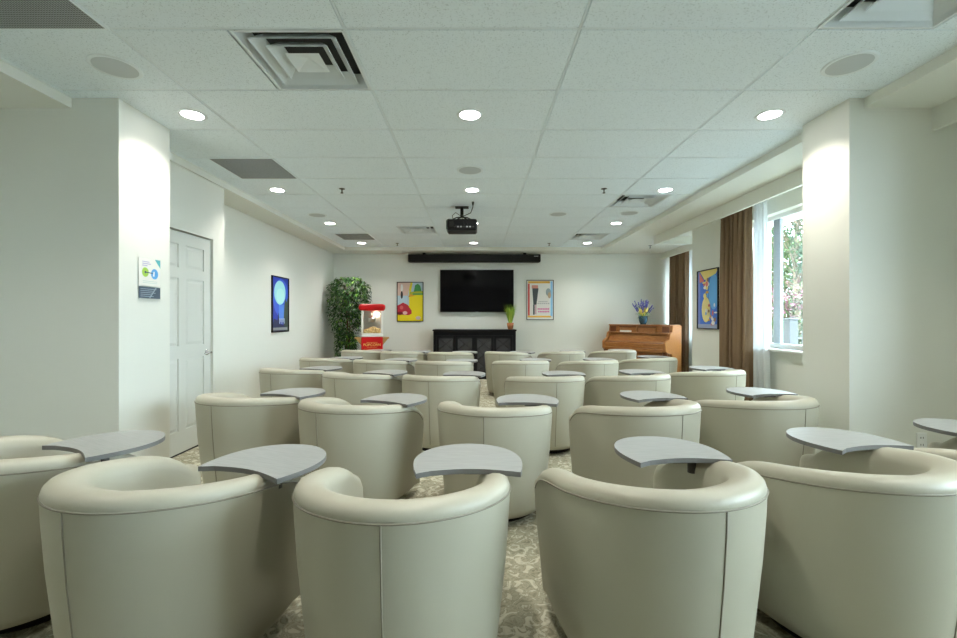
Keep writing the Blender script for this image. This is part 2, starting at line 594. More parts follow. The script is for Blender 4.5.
speaker(-2.15, 2.63, 'round ceiling speaker nearest the left column')
speaker(2.2, 2.6, 'round ceiling speaker nearest the right column')
speaker(-.06, 4.455, 'round ceiling speaker between the first two middle lights')
speaker(1.18, 6.33, 'round ceiling speaker right of the projector')
speaker(2.18, 6.27, 'round ceiling speaker just beyond the right side diffuser')
speaker(-2.3, 6.39, 'round ceiling speaker along the left soffit near the blue poster')


def sq_ring(mb, a, za, b, zb, m):
    o = [(-a, -a, za), (a, -a, za), (a, a, za), (-a, a, za), (-b, -b, zb), (b, -b, zb), (b, b, zb), (-b, b, zb)]
    mb.add(o, [(k, (k + 1) % 4, 4 + (k + 1) % 4, 4 + k) for k in range(4)], m)
    return mb


def diffuser(x, y, label):
    t = thing('air_diffuser', label, 'air vent', (x + .3048, y + .3048, ZC), 0, 'square ceiling air diffusers')
    fr = MB()
    sq_ring(fr, .300, -.004, .284, -.004, 'vent'); sq_ring(fr, .284, -.004, .25, .075, 'vent'); sq_ring(fr, .302, -.004, .302, .03, 'vent')
    fr.build('outer_frame', t)
    MB().box(-.30, .30, -.30, .30, .10, .12, 'plenum').build('duct_plate', t)
    for (a, b) in ((.236, .182), (.166, .112)):
        r = MB()
        sq_ring(r, a, -.002, b, .05, 'vent'); sq_ring(r, a, .001, b, .053, 'vent'); sq_ring(r, a, -.006, a, .001, 'vent'); sq_ring(r, a, -.006, a - .003, -.002, 'vent')
        r.build('louvre_cone', t)
    c = MB(); a = .096
    c.add([(-a, -a, 0), (a, -a, 0), (a, a, 0), (-a, a, 0), (0, 0, .03)], [(0, 1, 4), (1, 2, 4), (2, 3, 4), (3, 0, 4)], 'vent')
    c.build('centre_cone', t)


for (xy, lab) in zip(DIFF, ('white square air diffuser at upper left with stepped cones', 'white square air diffuser cut by the top right corner',
                            'white square air diffuser between the right side lights', 'white square air diffuser left of the projector',
                            'white square air diffuser nearest the far right corner of the tile ceiling')):
    diffuser(xy[0], xy[1], lab)


def grille(x, y, label):
    t = thing('return_grille', label, 'air vent', (x, y, ZC), 0, 'grey perforated return air panels')
    MB().box(.012, .598, .012, .598, -.0055, .004, 'perf').build('perforated_panel', t)
    e = MB()
    for (a, b, c, d) in ((0, .6096, 0, .012), (0, .6096, .598, .6096), (0, .012, .012, .598), (.598, .6096, .012, .598)):
        e.box(a, b, c, d, -.006, .004, 'grid')
    e.build('panel_frame', t)


grille(-2.51, 1.675, 'grey perforated return air panel in the top left corner of the photo')
grille(-2.51, 4.114, 'grey perforated return air panel beyond the left column')
grille(-2.51, 7.771, 'grey perforated return air panel nearest the ficus')


def sprinkler(x, y, z, label):
    t = thing('sprinkler_head', label, 'sprinkler', (x, y, z), 0, 'ceiling sprinkler heads')
    MB().lathe([(0, -.001), (.034, -.002), (.036, .002)], (0, 0, 0), 'dark_steel', 16).build('escutcheon', t)
    MB().lathe([(0, -.05), (.017, -.05), (.017, -.046), (.006, -.042), (.007, 0)], (0, 0, 0), 'dark_steel', 12).build('nozzle', t)


sprinkler(-1.55, 5.1, ZC, 'dark sprinkler head left of the middle lights, nearer one')
sprinkler(1.48, 5.1, ZC, 'dark sprinkler head near the right side diffuser')
sprinkler(-1.57, 8.8, ZC, 'dark sprinkler head near the far left poster')
sprinkler(1.46, 8.8, ZC, 'dark sprinkler head above the far right poster')
sprinkler(3.42, 8.66, ZS, 'small sprinkler head on the soffit above the piano')

# projector
pj = thing('projector', 'black projector hung from the ceiling on a short bracket', 'projector', (-.19, 5.95, ZC))
b = MB().rbox(-.205, .205, -.15, .17, -.335, -.185, 'black', .022)
b.build('housing', pj)
pk = MB()
for i in range(7):
    pk.box(-.10 + i * .04, -.075 + i * .04, -.1515, -.149, -.30, -.283, 'steel' if i % 3 else 'dark_steel')
for i in range(5):
    pk.box(-.16 + i * .012, -.154 + i * .012, -.1515, -.149, -.29, -.22, 'dark_steel')
pk.build('connector_panel', pj)
MB().lathe([(0, .185), (.045, .185), (.05, .17), (.05, .15)], (0, 0, 0), 'steel', 20).build('lens_barrel', pj)
o = pj.children[-1]; o.rotation_euler = (-PI / 2, 0, 0); o.location = (.08, 0, -.26)
mt = MB().rbox(-.09, .09, -.06, .06, -.008, 0, 'black', .003)
mt.tube([(0, 0, -.008), (0, 0, -.14)], .022, 'black', 12)
for sx in (-1, 1):
    for sy in (-1, 1):
        mt.tube([(0, 0, -.13), (sx * .07, sy * .05, -.15), (sx * .13, sy * .09, -.186)], .008, 'black', 6)
mt.build('ceiling_bracket', pj)
cb = MB()
cb.tube([(-.06, -.15, -.29), (-.10, -.19, -.26), (-.12, -.17, -.15), (-.08, -.12, -.10), (-.01, -.05, -.13)], .004, 'black', 6)
cb.tube([(.04, -.15, -.29), (.02, -.2, -.22), (0, -.12, -.16), (.05, -.1, -.13), (.12, -.18, -.12), (.15, -.25, -.06), (.15, -.28, 0)], .005, 'black', 6)
cb.tube([(.15, -.28, 0), (.15, -.279, -.045)], [.014, .009], 'black', 8)
cb.tube([(.09, -.15, -.29), (.05, -.19, -.2), (.0, -.04, -.11)], .004, 'black', 6)
cb.build('cable', pj)

# ------------------------------------------------------------------ tub chairs
R0, LA = .385, .29


def ztop(y):
    s = max(0, min(1, (y + R0) / (R0 + LA)))
    return .742 - .075 * s ** 1.3 - .075 * s ** 9


def chair_path():
    pts = []
    n = 8
    for i in range(n):
        y = LA * (1 - i / n)
        pts.append((-R0 + .03 * (y / LA) ** 2, y, -1.0, 0.0))
    na = 36
    for i in range(na + 1):
        a = PI + PI * i / na
        pts.append((R0 * math.cos(a), R0 * math.sin(a), math.cos(a), math.sin(a)))
    for i in range(1, n + 1):
        y = LA * i / n
        pts.append((R0 - .03 * (y / LA) ** 2, y, 1.0, 0.0))
    return pts


def section(p, prof, shrink=1.0, adv=0.0, drop=0.0):
    x, y, nx, ny = p
    zt = ztop(y) - drop
    sx = 1 if x > 0 else -1
    ring = []
    for (kind, o, f) in prof:
        z = .06 + f * (zt - .045 - .06) if kind == 'o' else zt + f
        oo = -.06 + (o + .06) * shrink
        ring.append((x + nx * oo, y + ny * oo + adv, z))
    return ring


OUT = [('o', -.115, 0.0), ('o', -.068, 0.0), ('o', -.05, .06), ('o', -.034, .30), ('o', -.014, .62), ('o', -.003, .88), ('o', 0, 1.0)]
INN = [('t', -.002, -.046), ('t', -.0015, -.034), ('t', -.006, -.019), ('t', -.018, -.006), ('t', -.038, 0), ('t', -.062, 0.0), ('t', -.084, -.008),
       ('t', -.100, -.026), ('t', -.110, -.055), ('o', -.116, .78), ('o', -.124, .60), ('o', -.128, .3), ('o', -.12, .05)]


def sweep(prof, mname, back_pad=0.0):
    pts = chair_path()
    rings = []
    ends = [(1.0, 0.0), (.94, .02), (.8, .038), (.55, .052), (.2, .058)]
    for (s, a) in reversed(ends[1:]):
        rings.append(section(pts[0], prof, s, a, (1 - s) * .03))
    for p in pts:
        pr = prof
        if back_pad and p[3] < 0:
            w = (-p[3]) ** 2
            pr = [(k, o - back_pad * w * (1 if o < -.09 else 0), f) for (k, o, f) in prof]
        rings.append(section(p, pr))
    for (s, a) in ends[1:]:
        rings.append(section(pts[-1], prof, s, a, (1 - s) * .03))
    mb = MB()
    mb.loft(rings, mname, True)
    n = len(prof)
    mb.f.append(list(range(n))); mb.mi.append(0); mb.sm.append(True)
    o = (len(rings) - 1) * n
    mb.f.append([o + k for k in range(n)][::-1]); mb.mi.append(0); mb.sm.append(True)
    return mb, rings


def make_chair():
    t = thing('tub_chair', 'x', 'chair')
    mb, _ = sweep(OUT, 'leather'); mb.build('outer_shell', t)
    mb, _ = sweep(INN, 'leather_in', .03); mb.build('backrest', t)
    # piping along the rim seam and down the back seam
    pp = MB()
    line = []
    for p in chair_path():
        zt = ztop(p[1])
        line.append((p[0] + p[2] * .0005, p[1] + p[3] * .0005, zt - .045))
    pp.tube(line, .0032, 'piping', 6)
    x, y, nx, ny = chair_path()[8 + 18]
    sl = []
    for (k, o, f) in OUT[2:7]:
        sl.append((x + nx * (o + .0005), y + ny * (o + .0005), .06 + f * (ztop(y) - .105)))
    pp.tube(sl, .0028, 'piping', 6)
    pp.build('piping', t)
    # seat cushion
    def u_out(hw, yb, yf, r, n=10):
        pts = []
        for i in range(17):
            a = PI + PI * i / 16
            pts.append((hw * math.cos(a), yb + hw * math.sin(a) * .9))
        for i in range(5):
            a = i / 4 * PI / 2
            pts.append((hw - r + r * math.cos(a), yf - r + r * math.sin(a)))
        for i in range(5):
            a = PI / 2 + i / 4 * PI / 2
            pts.append((-hw + r + r * math.cos(a), yf - r + r * math.sin(a)))
        return pts
    sc = MB()
    rings = []
    for (d, z) in ((.03, .29), (.005, .30), (0, .33), (0, .40), (.008, .425), (.03, .44), (.10, .452)):
        rings.append([(px, py, z) for px, py in u_out(.262 - d, 0.02, LA + .055 - d, .05)])
    sc.loft(rings, 'leather_in', True, True, True)
    sc.build('seat_cushion', t)
    sb = MB().rbox(-.265, .265, -.10, LA + .02, .075, .289, 'leather', .02)
    sb.build('seat_base', t)
    ba = MB()
    ba.lathe([(0, 0), (.255, 0), (.262, .01), (.262, .066), (0, .066)], (0, .03, 0), 'black', 32)
    ba.build('base', t)
    # tablet
    cx, cy, r = -.015, .16, .209
    out = []
    a0 = math.atan2(-cy, .185 - cx); a1 = math.atan2(-cy, -.18 - cx) + 2 * PI
    rr = math.hypot(.185 - cx, cy)
    for i in range(41):
        a = a0 + (a1 - a0) * i / 40
        s = abs(i / 20 - 1)
        q = r + (rr - r) * s ** 6
        out.append((cx + q * math.cos(a), cy + q * math.sin(a)))
    for i in range(1, 12):
        u = i / 12
        out.append((-.18 + .365 * u, .034 * math.sin(PI * u)))
    piv = bpy.data.objects.new('tablet', None)
    tb = MB().prism(out, 0, .019, 'laminate', 'lam_edge')
    tbo = tb.build('tablet', t)
    tbo.location = (.23, 0.005, .694); tbo.rotation_euler = (0, 0, math.radians(-5))
    bpy.data.objects.remove(piv)
    br = MB()
    br.rbox(-.03, .12, .06, .15, -.012, 0, 'dark_steel', .004)
    br.tube([(.075, .105, -.012), (.075, .105, -.065)], .018, 'dark_steel', 12)
    br.build('swivel_bracket', tbo)
    return t


proto = make_chair()
ORD = ['leftmost', 'second from left', 'third from left', 'third from right', 'second from right', 'rightmost']
chairs = [
    # (x, y, heading deg, tablet deg, label)
    [(-2.02, 2.0, -24, 0, 'cream tub chair in the nearest row cut off by the left edge of the photo'),
     (-1.145, 1.70, -15.6, -2, 'cream tub chair in the nearest row, second from left, turned toward the aisle'),
     (-.26, 1.63, -1.5, 6, 'cream tub chair in the nearest row just left of the aisle'),
     (.67, 1.71, 13.7, -6, 'cream tub chair in the nearest row just right of the aisle'),
     (1.525, 1.84, 21, -8, 'cream tub chair in the nearest row before the right column'),
     (2.42, 2.05, 24, -4, 'cream tub chair in the nearest row cut off by the right edge of the photo')],
    [(-1.66, 3.32, -17, -3, 'cream tub chair in the second row from the viewer, leftmost, beside the white door'),
     (-.83, 3.08, -24.6, 2, 'cream tub chair in the second row from the viewer, second from left'),
     (.125, 2.99, -12, 8, 'cream tub chair in the second row from the viewer, the middle one of five'),
     (1.11, 3.02, 21, -8, 'cream tub chair in the second row from the viewer, second from right'),
     (2.01, 3.21, 17.6, -6, 'cream tub chair in the second row from the viewer, rightmost, against the right column')],
    [(-2.03, 5.0, -20, 0, 'cream tub chair in the third row from the viewer, leftmost'),
     (-1.21, 4.63, -25, 3, 'cream tub chair in the third row from the viewer, second from left'),
     (-.36, 4.45, -11.6, 4, 'cream tub chair in the third row from the viewer, left of the aisle'),
     (.69, 4.4, 7, -2, 'cream tub chair in the third row from the viewer, right of the aisle'),
     (1.57, 4.5, 18, -7, 'cream tub chair in the third row from the viewer, second from right'),
     (2.52, 4.85, 20, -5, 'cream tub chair in the third row from the viewer, rightmost, nearest the window')],
    [(-2.13, 6.35, -20, 0, 'cream tub chair in the fourth row from the viewer, leftmost, nearest the blue poster'),
     (-1.29, 6.05, -18, 2, 'cream tub chair in the fourth row from the viewer, second from left'),
     (-.43, 5.9, -8, 3, 'cream tub chair in the fourth row from the viewer, left of the aisle'),
     (.60, 5.95, 4, -2, 'cream tub chair in the fourth row from the viewer, right of the aisle'),
     (1.53, 5.98, 15.5, -4, 'cream tub chair in the fourth row from the viewer, second from right'),
     (2.48, 6.35, 24, -5, 'cream tub chair in the fourth row from the viewer, rightmost')],
    [(-2.0, 7.85, -18, 0, 'cream tub chair in the farthest row, leftmost, before the ficus and popcorn cart'),
     (-1.25, 7.55, -16, 2, 'cream tub chair in the farthest row, second from left'),
     (-.43, 7.4, -8, 3, 'cream tub chair in the farthest row, left of the aisle before the black sideboard'),
     (.53, 7.45, -24, 3, 'cream tub chair in the farthest row, right of the aisle, turned right'),
     (1.47, 7.55, 8, -3, 'cream tub chair in the farthest row, second from right'),
     (2.43, 7.8, 15, -4, 'cream tub chair in the farthest row, rightmost, before the piano')],
]
TDX = {(0, -2.02): .06, (0, -1.145): .05, (0, -.26): .01, (0, .67): -.05, (0, 1.525): .03}
first = True
for ri, row in enumerate(chairs):
    for (x, y, hdg, td, lab) in row:
        c = proto if first else copy_tree(proto)
        first = False
        c.location = (x, y, 0); c.rotation_euler = (0, 0, math.radians(hdg))
        tag(c, lab, 'chair', 'cream tub chairs with swivel tablets')
        for ch in c.children:
            if ch.name.startswith('tablet'):
                ch.rotation_euler = (0, 0, math.radians(-5 + td))
                ch.location.x = .23 + TDX.get((ri, round(x, 3)), 0)

# ------------------------------------------------------------------ far wall
# television
tv = thing('television', 'large black flat television on the far wall', 'television', (.02, YB, 1.885))
MB().rbox(-.808, .808, -.075, -.035, -.465, .465, 'black', .006).build('housing', tv)
MB().box(-.796, .796, -.0765, -.0745, -.447, .453, 'screen').build('screen', tv)
MB().box(-.3, .3, -.036, 0, -.2, .2, 'dark_steel').build('wall_mount', tv)
MB().box(-.03, .03, -.078, -.074, -.468, -.455, 'steel').build('maker_badge', tv)
# projection screen case
pc = thing('projection_screen', 'long black roll-up projection screen case above the television', 'projection screen', (-.035, 9.60, 2.588))
MB().rbox(-1.435, 1.435, -.07, .07, -.083, .083, 'black', .012).build('case', pc)
MB().box(-1.40, 1.40, -.012, .012, -.094, -.083, 'dark_steel').build('bottom_bar', pc)
MB().box(1.29, 1.38, -.0725, -.0705, .03, .045, 'steel').build('nameplate', pc)
for s in (-1, 1):
    MB().box(s * 1.1 - .03, s * 1.1 + .03, .0, .149, .08, .1215, 'black').build('wall_bracket', pc)

# sideboard
sb = thing('sideboard', 'black sideboard with four lattice glass doors below the television', 'sideboard', (-.03, 9.50, 0))
bw, fd = .84, -.20
c = MB()
c.box(-bw, bw, fd + .02, .22, .08, 1.0, 'blackwood')
for s in (-1, 1):
    c.box(s * bw - .03, s * bw + .03, fd, .22, 0, 1.0, 'blackwood')
c.box(-bw, bw, fd, fd + .04, .0, .10, 'blackwood').box(-bw, bw, fd, fd + .04, .93, 1.0, 'blackwood')
c.build('carcass', sb)
tp = MB().rbox(-.885, .885, fd - .045, .24, 1.018, 1.048, 'blackwood', .008)
tp.add([(-.845, fd - .005, .985), (.845, fd - .005, .985), (.875, fd - .035, 1.018), (-.875, fd - .035, 1.018)], [(0, 1, 2, 3)], 'blackwood')
tp.build('top', sb)
for k in range(4):
    x0 = -.80 + k * .402; x1 = x0 + .394
    d = MB()
    for (a, b_, e, f) in ((x0, x0 + .05, .11, .92), (x1 - .05, x1, .11, .92), (x0 + .05, x1 - .05, .11, .17), (x0 + .05, x1 - .05, .86, .92)):
        d.box(a, b_, fd - .012, fd + .01, e, f, 'blackwood')
    do = d.build('door', sb)
    MB().box(x0 + .05, x1 - .05, fd + .0, fd + .004, .17, .86, 'cabglass').build('glass', do)
    lt = MB()
    xm = (x0 + x1) / 2; zs = [.17, .40, .63, .86]
    for i in range(3):
        lt.tube([(x0 + .05, fd - .004, zs[i]), (x1 - .05, fd - .004, zs[i + 1])], .007, 'blackwood', 6)
        lt.tube([(x1 - .05, fd - .004, zs[i]), (x0 + .05, fd - .004, zs[i + 1])], .007, 'blackwood', 6)
    lt.build('lattice', do)
    kx = x1 - .025 if k % 2 == 0 else x0 + .025
    MB().ball((kx, fd - .024, .55), .012, 'dark_steel', 10).build('knob', do)

# grass pot on the sideboard
gp = thing('potted_grass', 'small potted green grass at the right end of the black sideboard', 'plant', (.735, 9.45, 1.048))
MB().lathe([(0, 0), (.05, 0), (.068, .07), (.074, .14), (.064, .14), (.058, .12), (0, .12)], (0, 0, 0), 'terracotta', 20).build('pot', gp)
g2 = MB()
for i in range(130):
    a = random.uniform(0, 2 * PI); sp = random.uniform(.02, .16); h = random.uniform(.26, .44)
    bx, by = .03 * math.cos(a), .03 * math.sin(a)
    mx, my = bx + sp * .4 * math.cos(a), by + sp * .4 * math.sin(a)
    ex, ey = bx + sp * math.cos(a), by + sp * math.sin(a)
    w = .006; px, py = -math.sin(a) * w, math.cos(a) * w
    g2.add([(bx - px, by - py, .12), (bx + px, by + py, .12), (mx + px, my + py, .12 + h * .6), (mx - px, my - py, .12 + h * .6), (ex, ey, .12 + h)],
           [(0, 1, 2, 3), (3, 2, 4)], random.choice(['grass', 'grass', 'grass_y']))
g2.build('grass_blades', gp, fix=False)


# posters
def poster(nm, label, loc, rz, w, h, shapes, fr='black', gcol='paper'):
    """local x to the right as you face it, -y to the viewer, z up, origin at the centre of the back"""
    t = thing(nm, label, 'poster', loc, rz, 'framed posters')
    f = MB(); e = .014; d = -.024
    f.box(-w / 2, w / 2, -.006, 0, -h / 2, h / 2, fr)
    for (a, b, c, q) in ((-w / 2, w / 2, -h / 2, -h / 2 + e), (-w / 2, w / 2, h / 2 - e, h / 2), (-w / 2, -w / 2 + e, -h / 2 + e, h / 2 - e), (w / 2 - e, w / 2, -h / 2 + e, h / 2 - e)):
        f.box(a, b, d, -.006, c, q, fr)
    f.build('frame', t)
    p = MB(); iw, ih = w - 2 * e, h - 2 * e
    yy = -.010
    p.box(-iw / 2, iw / 2, yy, -.006, -ih / 2, ih / 2, gcol)
    for i, (mm, pts) in enumerate(shapes):
        y2 = yy - .0004 * (i + 1)
        vs = [((u - .5) * iw, y2, (v - .5) * ih) for u, v in pts]
        vs = [(max(-iw / 2, min(iw / 2, x)), y, max(-ih / 2, min(ih / 2, z))) for x, y, z in vs]
        p.add(vs, [tuple(range(len(vs)))], mm)
    p.build('print', t)
    return t


def ell(cx, cy, rx, ry, n=24):
    return [(cx + rx * math.cos(2 * PI * i / n), cy + ry * math.sin(2 * PI * i / n)) for i in range(n)]


def rec(a, b, c, d):
    return [(a, c), (b, c), (b, d), (a, d)]


I = flat
M['paper'] = mat('poster_paper', (0.80, 0.79, 0.74), 0.4)
yel, lb, pk_, gr = I('yellow', (.82, .66, .01)), I('lightblue', (.50, .66, .74)), I('flesh', (.72, .50, .42)), I('green', (.06, .30, .08))
rd, dk, wh = I('crimson', (.50, .02, .04)), I('dark', (.03, .03, .035)), I('white', (.80, .80, .78))
olv = I('olive', (.42, .42, .03)); orr = I('orange', (.75, .36, .03)); dkr = I('darkred', (.20, .01, .02))
cx_, cz_ = P(410.2, 301.8, YB)[0], P(410.2, 301.8, YB)[2]
sh = [(lb, rec(0, .46, .40, 1)), (pk_, [(0, .66), (.40, .66), (.52, 1), (0, 1)]), (lb, [(.52, .72), (1, .72), (1, 1), (.60, 1)]),
      (gr, [(.64, .74), (.70, .93), (.80, .97), (.90, .92), (.96, .74)]), (olv, [(.46, .68), (1, .68), (1, .78), (.50, .76)]), (gr, rec(.60, 1, .68, .72)),
      (orr, [(.42, .62), (.74, .66), (.48, .70)]), (wh, ell(.17, .86, .05, .10)), (dk, ell(.17, .68, .045, .10)), (lb, rec(.05, .3, .44, .56)),
      (rd, [(0, .40), (.22, .48), (.40, .42), (.56, .27), (.56, .19), (.45, .15), (0, .17)]), (dkr, ell(.10, .20, .12, .045)), (I('pinkred', (.65, .12, .12)), ell(.16, .35, .07, .05)),
      (I('palepink', (.80, .50, .46)), ell(.30, .21, .09, .045)),
      (I('lilac', (.62, .48, .55)), ell(.82, .08, .10, .045))]
poster('poster', 'framed yellow poster with a red rounded shape left of the television', (cx_, YB, cz_), 0, .585, .875, sh, 'black', yel)
cx_, cz_ = P(540.0, 300, YB)[0], P(540.0, 300, YB)[2]
amb, sky = I('amber', (.80, .45, .06)), I('skyblue', (.30, .60, .85))
gpk, mg = I('greytext', (.48, .47, .47)), I('magenta', (.72, .20, .42))
sh = [(I('stripe_red', (.68, .06, .05)), rec(.03, .10, .10, .92)), (sky, rec(.90, .98, .08, .98)), (amb, rec(.04, .88, .93, .985)), (amb, rec(.02, .92, .05, .095)),
      (I('rose', (.70, .28, .22)), rec(.18, .42, .80, .88)),
      (I('charcoal', (.05, .06, .065)), [(.20, .80), (.44, .80), (.36, .38), (.24, .38)]),
      (I('rose2', (.62, .42, .45)), rec(.30, .36, .13, .38)), (I('charcoal', (.05, .06, .065)), rec(.23, .29, .12, .38)),
      (I('steelgrey', (.30, .36, .38)), ell(.82, .70, .10, .10)), (I('tan', (.50, .35, .20)), ell(.86, .62, .06, .08))]
for i, (a, b, v) in enumerate(((.44, .80, .46), (.40, .88, .41))):
    for j in range(6):
        u = a + (b - a) * j / 6
        sh.append((gpk, rec(u, u + (b - a) / 8.5, v - .015, v + .012)))
for i, (a, b, v) in enumerate(((.40, .86, .27), (.42, .86, .20))):
    for j in range(7):
        u = a + (b - a) * j / 7
        sh.append((mg, rec(u, u + (b - a) / 8.5, v - .02, v + .018)))
poster('poster', 'framed white poster with a dark tapered block and coloured stripes right of the television', (cx_, YB, cz_), 0, .60, .885, sh, 'dark_steel', 'paper')
# left wall: blue night poster
yc = 7.08
sh = [(I('nightblue', (.02, .05, .45)), rec(0, 1, 0, 1)), (I('blue2', (.05, .13, .72)), ell(.55, .62, .5, .36)), (I('blue3', (.10, .28, .85)), rec(.40, .72, .22, .5)),
      (I('paledisc', (.36, .78, .84)), ell(.47, .72, .36, .225)), (I('paledisc2', (.48, .86, .86)), ell(.50, .66, .26, .14)),
      (I('hill', (.05, .08, .06)), [(.68, .08), (.75, .5), (.82, .62), (.88, .55), (1, .66), (1, 0), (.7, 0)]), (I('hill2', (.02, .03, .10)), [(0, .06), (.1, .24), (.3, .20), (.38, .36), (.42, .14), (.8, .10), (.8, 0), (0, 0)]),
      (I('greyband', (.30, .33, .34)), rec(.04, .94, .02, .07))]
for j in range(5):
    sh.append((I('glint', (.55, .66, .85)), rec(.42 + j * .07, .46 + j * .07, .14 + .03 * (j % 2), .24)))
poster('poster', 'framed blue night poster with a pale disc on the left wall', (-3.15, yc, 1.28 + .225), PI / 2, .60, .885, sh, 'black', 'paper')
# pier: abstract colourful poster
sh = [(I('cobalt', (.05, .18, .70)), rec(0, 1, 0, 1)), (I('azure', (.12, .42, .82)), ell(.80, .62, .25, .30)), (I('lemon', (.85, .70, .22)), [(.1, 1), (.35, .84), (.9, .92), (1, 1)]),
      (I('lemon2', (.80, .70, .30)), ell(.42, .32, .22, .22)), (I('violet', (.22, .28, .68)), rec(0, .12, 0, 1)), (I('mist', (.35, .42, .62)), rec(0, 1, 0, .07)),
      (I('coral', (.75, .18, .16)), [(.08, .98), (.10, .80), (.34, .82)])]
rnd = random.Random(3)
colz = [I('orange', (.75, .36, .03)), I('coral', (.75, .18, .16)), I('white', (.8, .8, .78)), I('lemon', (.85, .7, .22)), I('pinkred', (.65, .12, .12)), I('azure', (.12, .42, .82)), I('brownish', (.35, .2, .12))]
for j in range(34):
    if j < 16:
        u, v = rnd.uniform(.3, .62), rnd.uniform(.52, .86)
    else:
        u, v = rnd.uniform(.45, .98), rnd.uniform(.06, .40)
    sh.append((rnd.choice(colz), ell(u, v, rnd.uniform(.03, .09), rnd.uniform(.015, .045), 9)))
poster('poster', 'framed abstract poster in blue, yellow and red on the pier between the windows', (XW, 6.645, 1.28 + .29), -PI / 2, .60, .90, sh, 'black', 'paper')

# notice on the left column
nt = thing('notice', 'paper notice in a clear holder on the left column', 'sign', (-2.432, 3.275, 1.575), PI / 2)
MB().box(-.112, .112, -.008, 0, -.15, .15, 'acrylic').build('clear_holder', nt)
s = MB()
s.box(-.108, .108, -.0100, -.0085, -.055, .148, 'paper')
def disc(mb, cx, cz, r, y, m):
    mb.add([(cx + r * math.cos(2 * PI * i / 24), y, cz + r * 1.05 * math.sin(2 * PI * i / 24)) for i in range(24)], [tuple(range(24))], m)
disc(s, -.045, .045, .033, -.0105, I('limegreen', (.36, .58, .08)))
disc(s, .048, .038, .037, -.0105, I('signblue', (.10, .36, .72)))
s.add([(-.045, -.0108, .049), (.03, -.0108, .045), (.03, -.0108, .039), (-.045, -.0108, .042)], [(0, 1, 2, 3)], I('navy', (.03, .06, .12)))
disc(s, -.045, .045, .008, -.0110, I('navy', (.03, .06, .12)))
s.add([(.028 + a, -.0109, .02 + b) for a, b in ((0, 0), (.018, 0), (.022, .036), (.008, .036))], [(0, 1, 2, 3)], 'paper')
s.add([(.108, -.0105, .085), (.108, -.0105, .148), (.05, -.0105, .148)], [(0, 1, 2)], I('teal', (.10, .45, .48)))
for k, (w, z) in enumerate(((.07, .122), (.085, .108), (.05, .094))):
    s.box(-.075, -.075 + w, -.0108, -.0104, z - .003, z + .003, I('mauve', (.45, .40, .62)))
for k in range(2):
    s.box(-.07, .075, -.0108, -.0104, -.022 - k * .012, -.018 - k * .012, I('palegreen', (.55, .65, .60)))
s.build('sheet', nt)
s = MB()
s.box(-.104, .108, -.0100, -.0085, -.146, -.062, I('slate', (.06, .09, .13)))
for k in range(5):
    w = (.16, .12, .15, .10, .13)[k]
    s.box(-.092, -.092 + w, -.0106, -.0102, -.08 - k * .0135, -.075 - k * .0135, I('slategrey', (.30, .36, .42)))
s.add([(x, -.0108, z) for x, z in ((-.01, -.143), (.005, -.143), (.07, -.064), (.055, -.064))], [(0, 1, 2, 3)], I('slategrey', (.30, .36, .42)))
s.build('lower_panel', nt)

# ficus
fc = thing('ficus_tree', 'leafy artificial ficus tree in the far left corner', 'plant', (-2.68, 9.25, 0))
MB().lathe([(0, 0), (.15, 0), (.19, .30), (.195, .34), (.175, .34), (.17, .29), (0, .29)], (0, 0, 0), 'basket', 24).build('planter', fc)
MB().lathe([(0, .295), (.17, .292)], (0, 0, 0), 'soil', 20).build('soil', fc)
tk = MB()
for k in range(3):
    a = k * 2.1
    pts = []
    for i in range(9):
        z = .29 + i * .19
        pts.append((.035 * math.cos(a + i * .55), .035 * math.sin(a + i * .55), z))
    tk.tube(pts, [.017 - .001 * i for i in range(9)], 'bark', 7)
for k in range(26):
    z = random.uniform(.75, 1.85); a = random.uniform(0, 2 * PI); rr = random.uniform(.2, .38)
    tk.tube([(0, 0, z), (rr * .5 * math.cos(a), rr * .5 * math.sin(a), z + .13), (rr * math.cos(a), rr * math.sin(a), z + .16)], [.007, .005, .003], 'bark', 5)
tk.build('trunk', fc)


def leaf(mb, c, d, up, ln, wd, m):
    d = d.normalized(); s = d.cross(up)
    if s.length < 1e-3: s = d.cross(Vector((1, 0, 0)))
    s.normalize(); u = s.cross(d)
    p0 = c; p1 = c + d * ln * .45 + u * ln * .04; p2 = c + d * ln - u * ln * .12
    mb.add([p0, p1 + s * wd + u * wd * .35, p2, p1 - s * wd + u * wd * .35, p1], [(0, 4, 1), (1, 4, 2), (2, 4, 3), (3, 4, 0)], m)


lv = MB()
cnt = 0
while cnt < 3600:
    z = random.uniform(.42, 2.14)
    if z > 1.45:
        R = .43 if z < 1.95 else .43 - (z - 1.95) * 1.0
        cxx = 0.02
    else:
        R = .22 + .2 * max(0, (z - .9) / .55); cxx = -.03
        if random.random() > .62: continue
    a = random.uniform(0, 2 * PI); q = R * random.uniform(.25, 1) ** .6
    x = cxx + q * math.cos(a) ; y = q * math.sin(a) * .85
    if x < -.38 or y > .40 or y < -.36: continue
    if math.sin(x * 14 + z * 9) + math.sin(z * 17 + y * 11) < -1.2: continue
    d = Vector((math.cos(a) + random.uniform(-.7, .7), math.sin(a) + random.uniform(-.7, .7), random.uniform(-1.3, .1)))
    leaf(lv, Vector((x, y, z)), d, Vector((0, 0, 1)), random.uniform(.06, .10), random.uniform(.015, .024), random.choices(['leafA', 'leafB', 'leafC'], [6.5, 4, 1.6])[0])
    cnt += 1
lv.build('foliage', fc, fix=False)

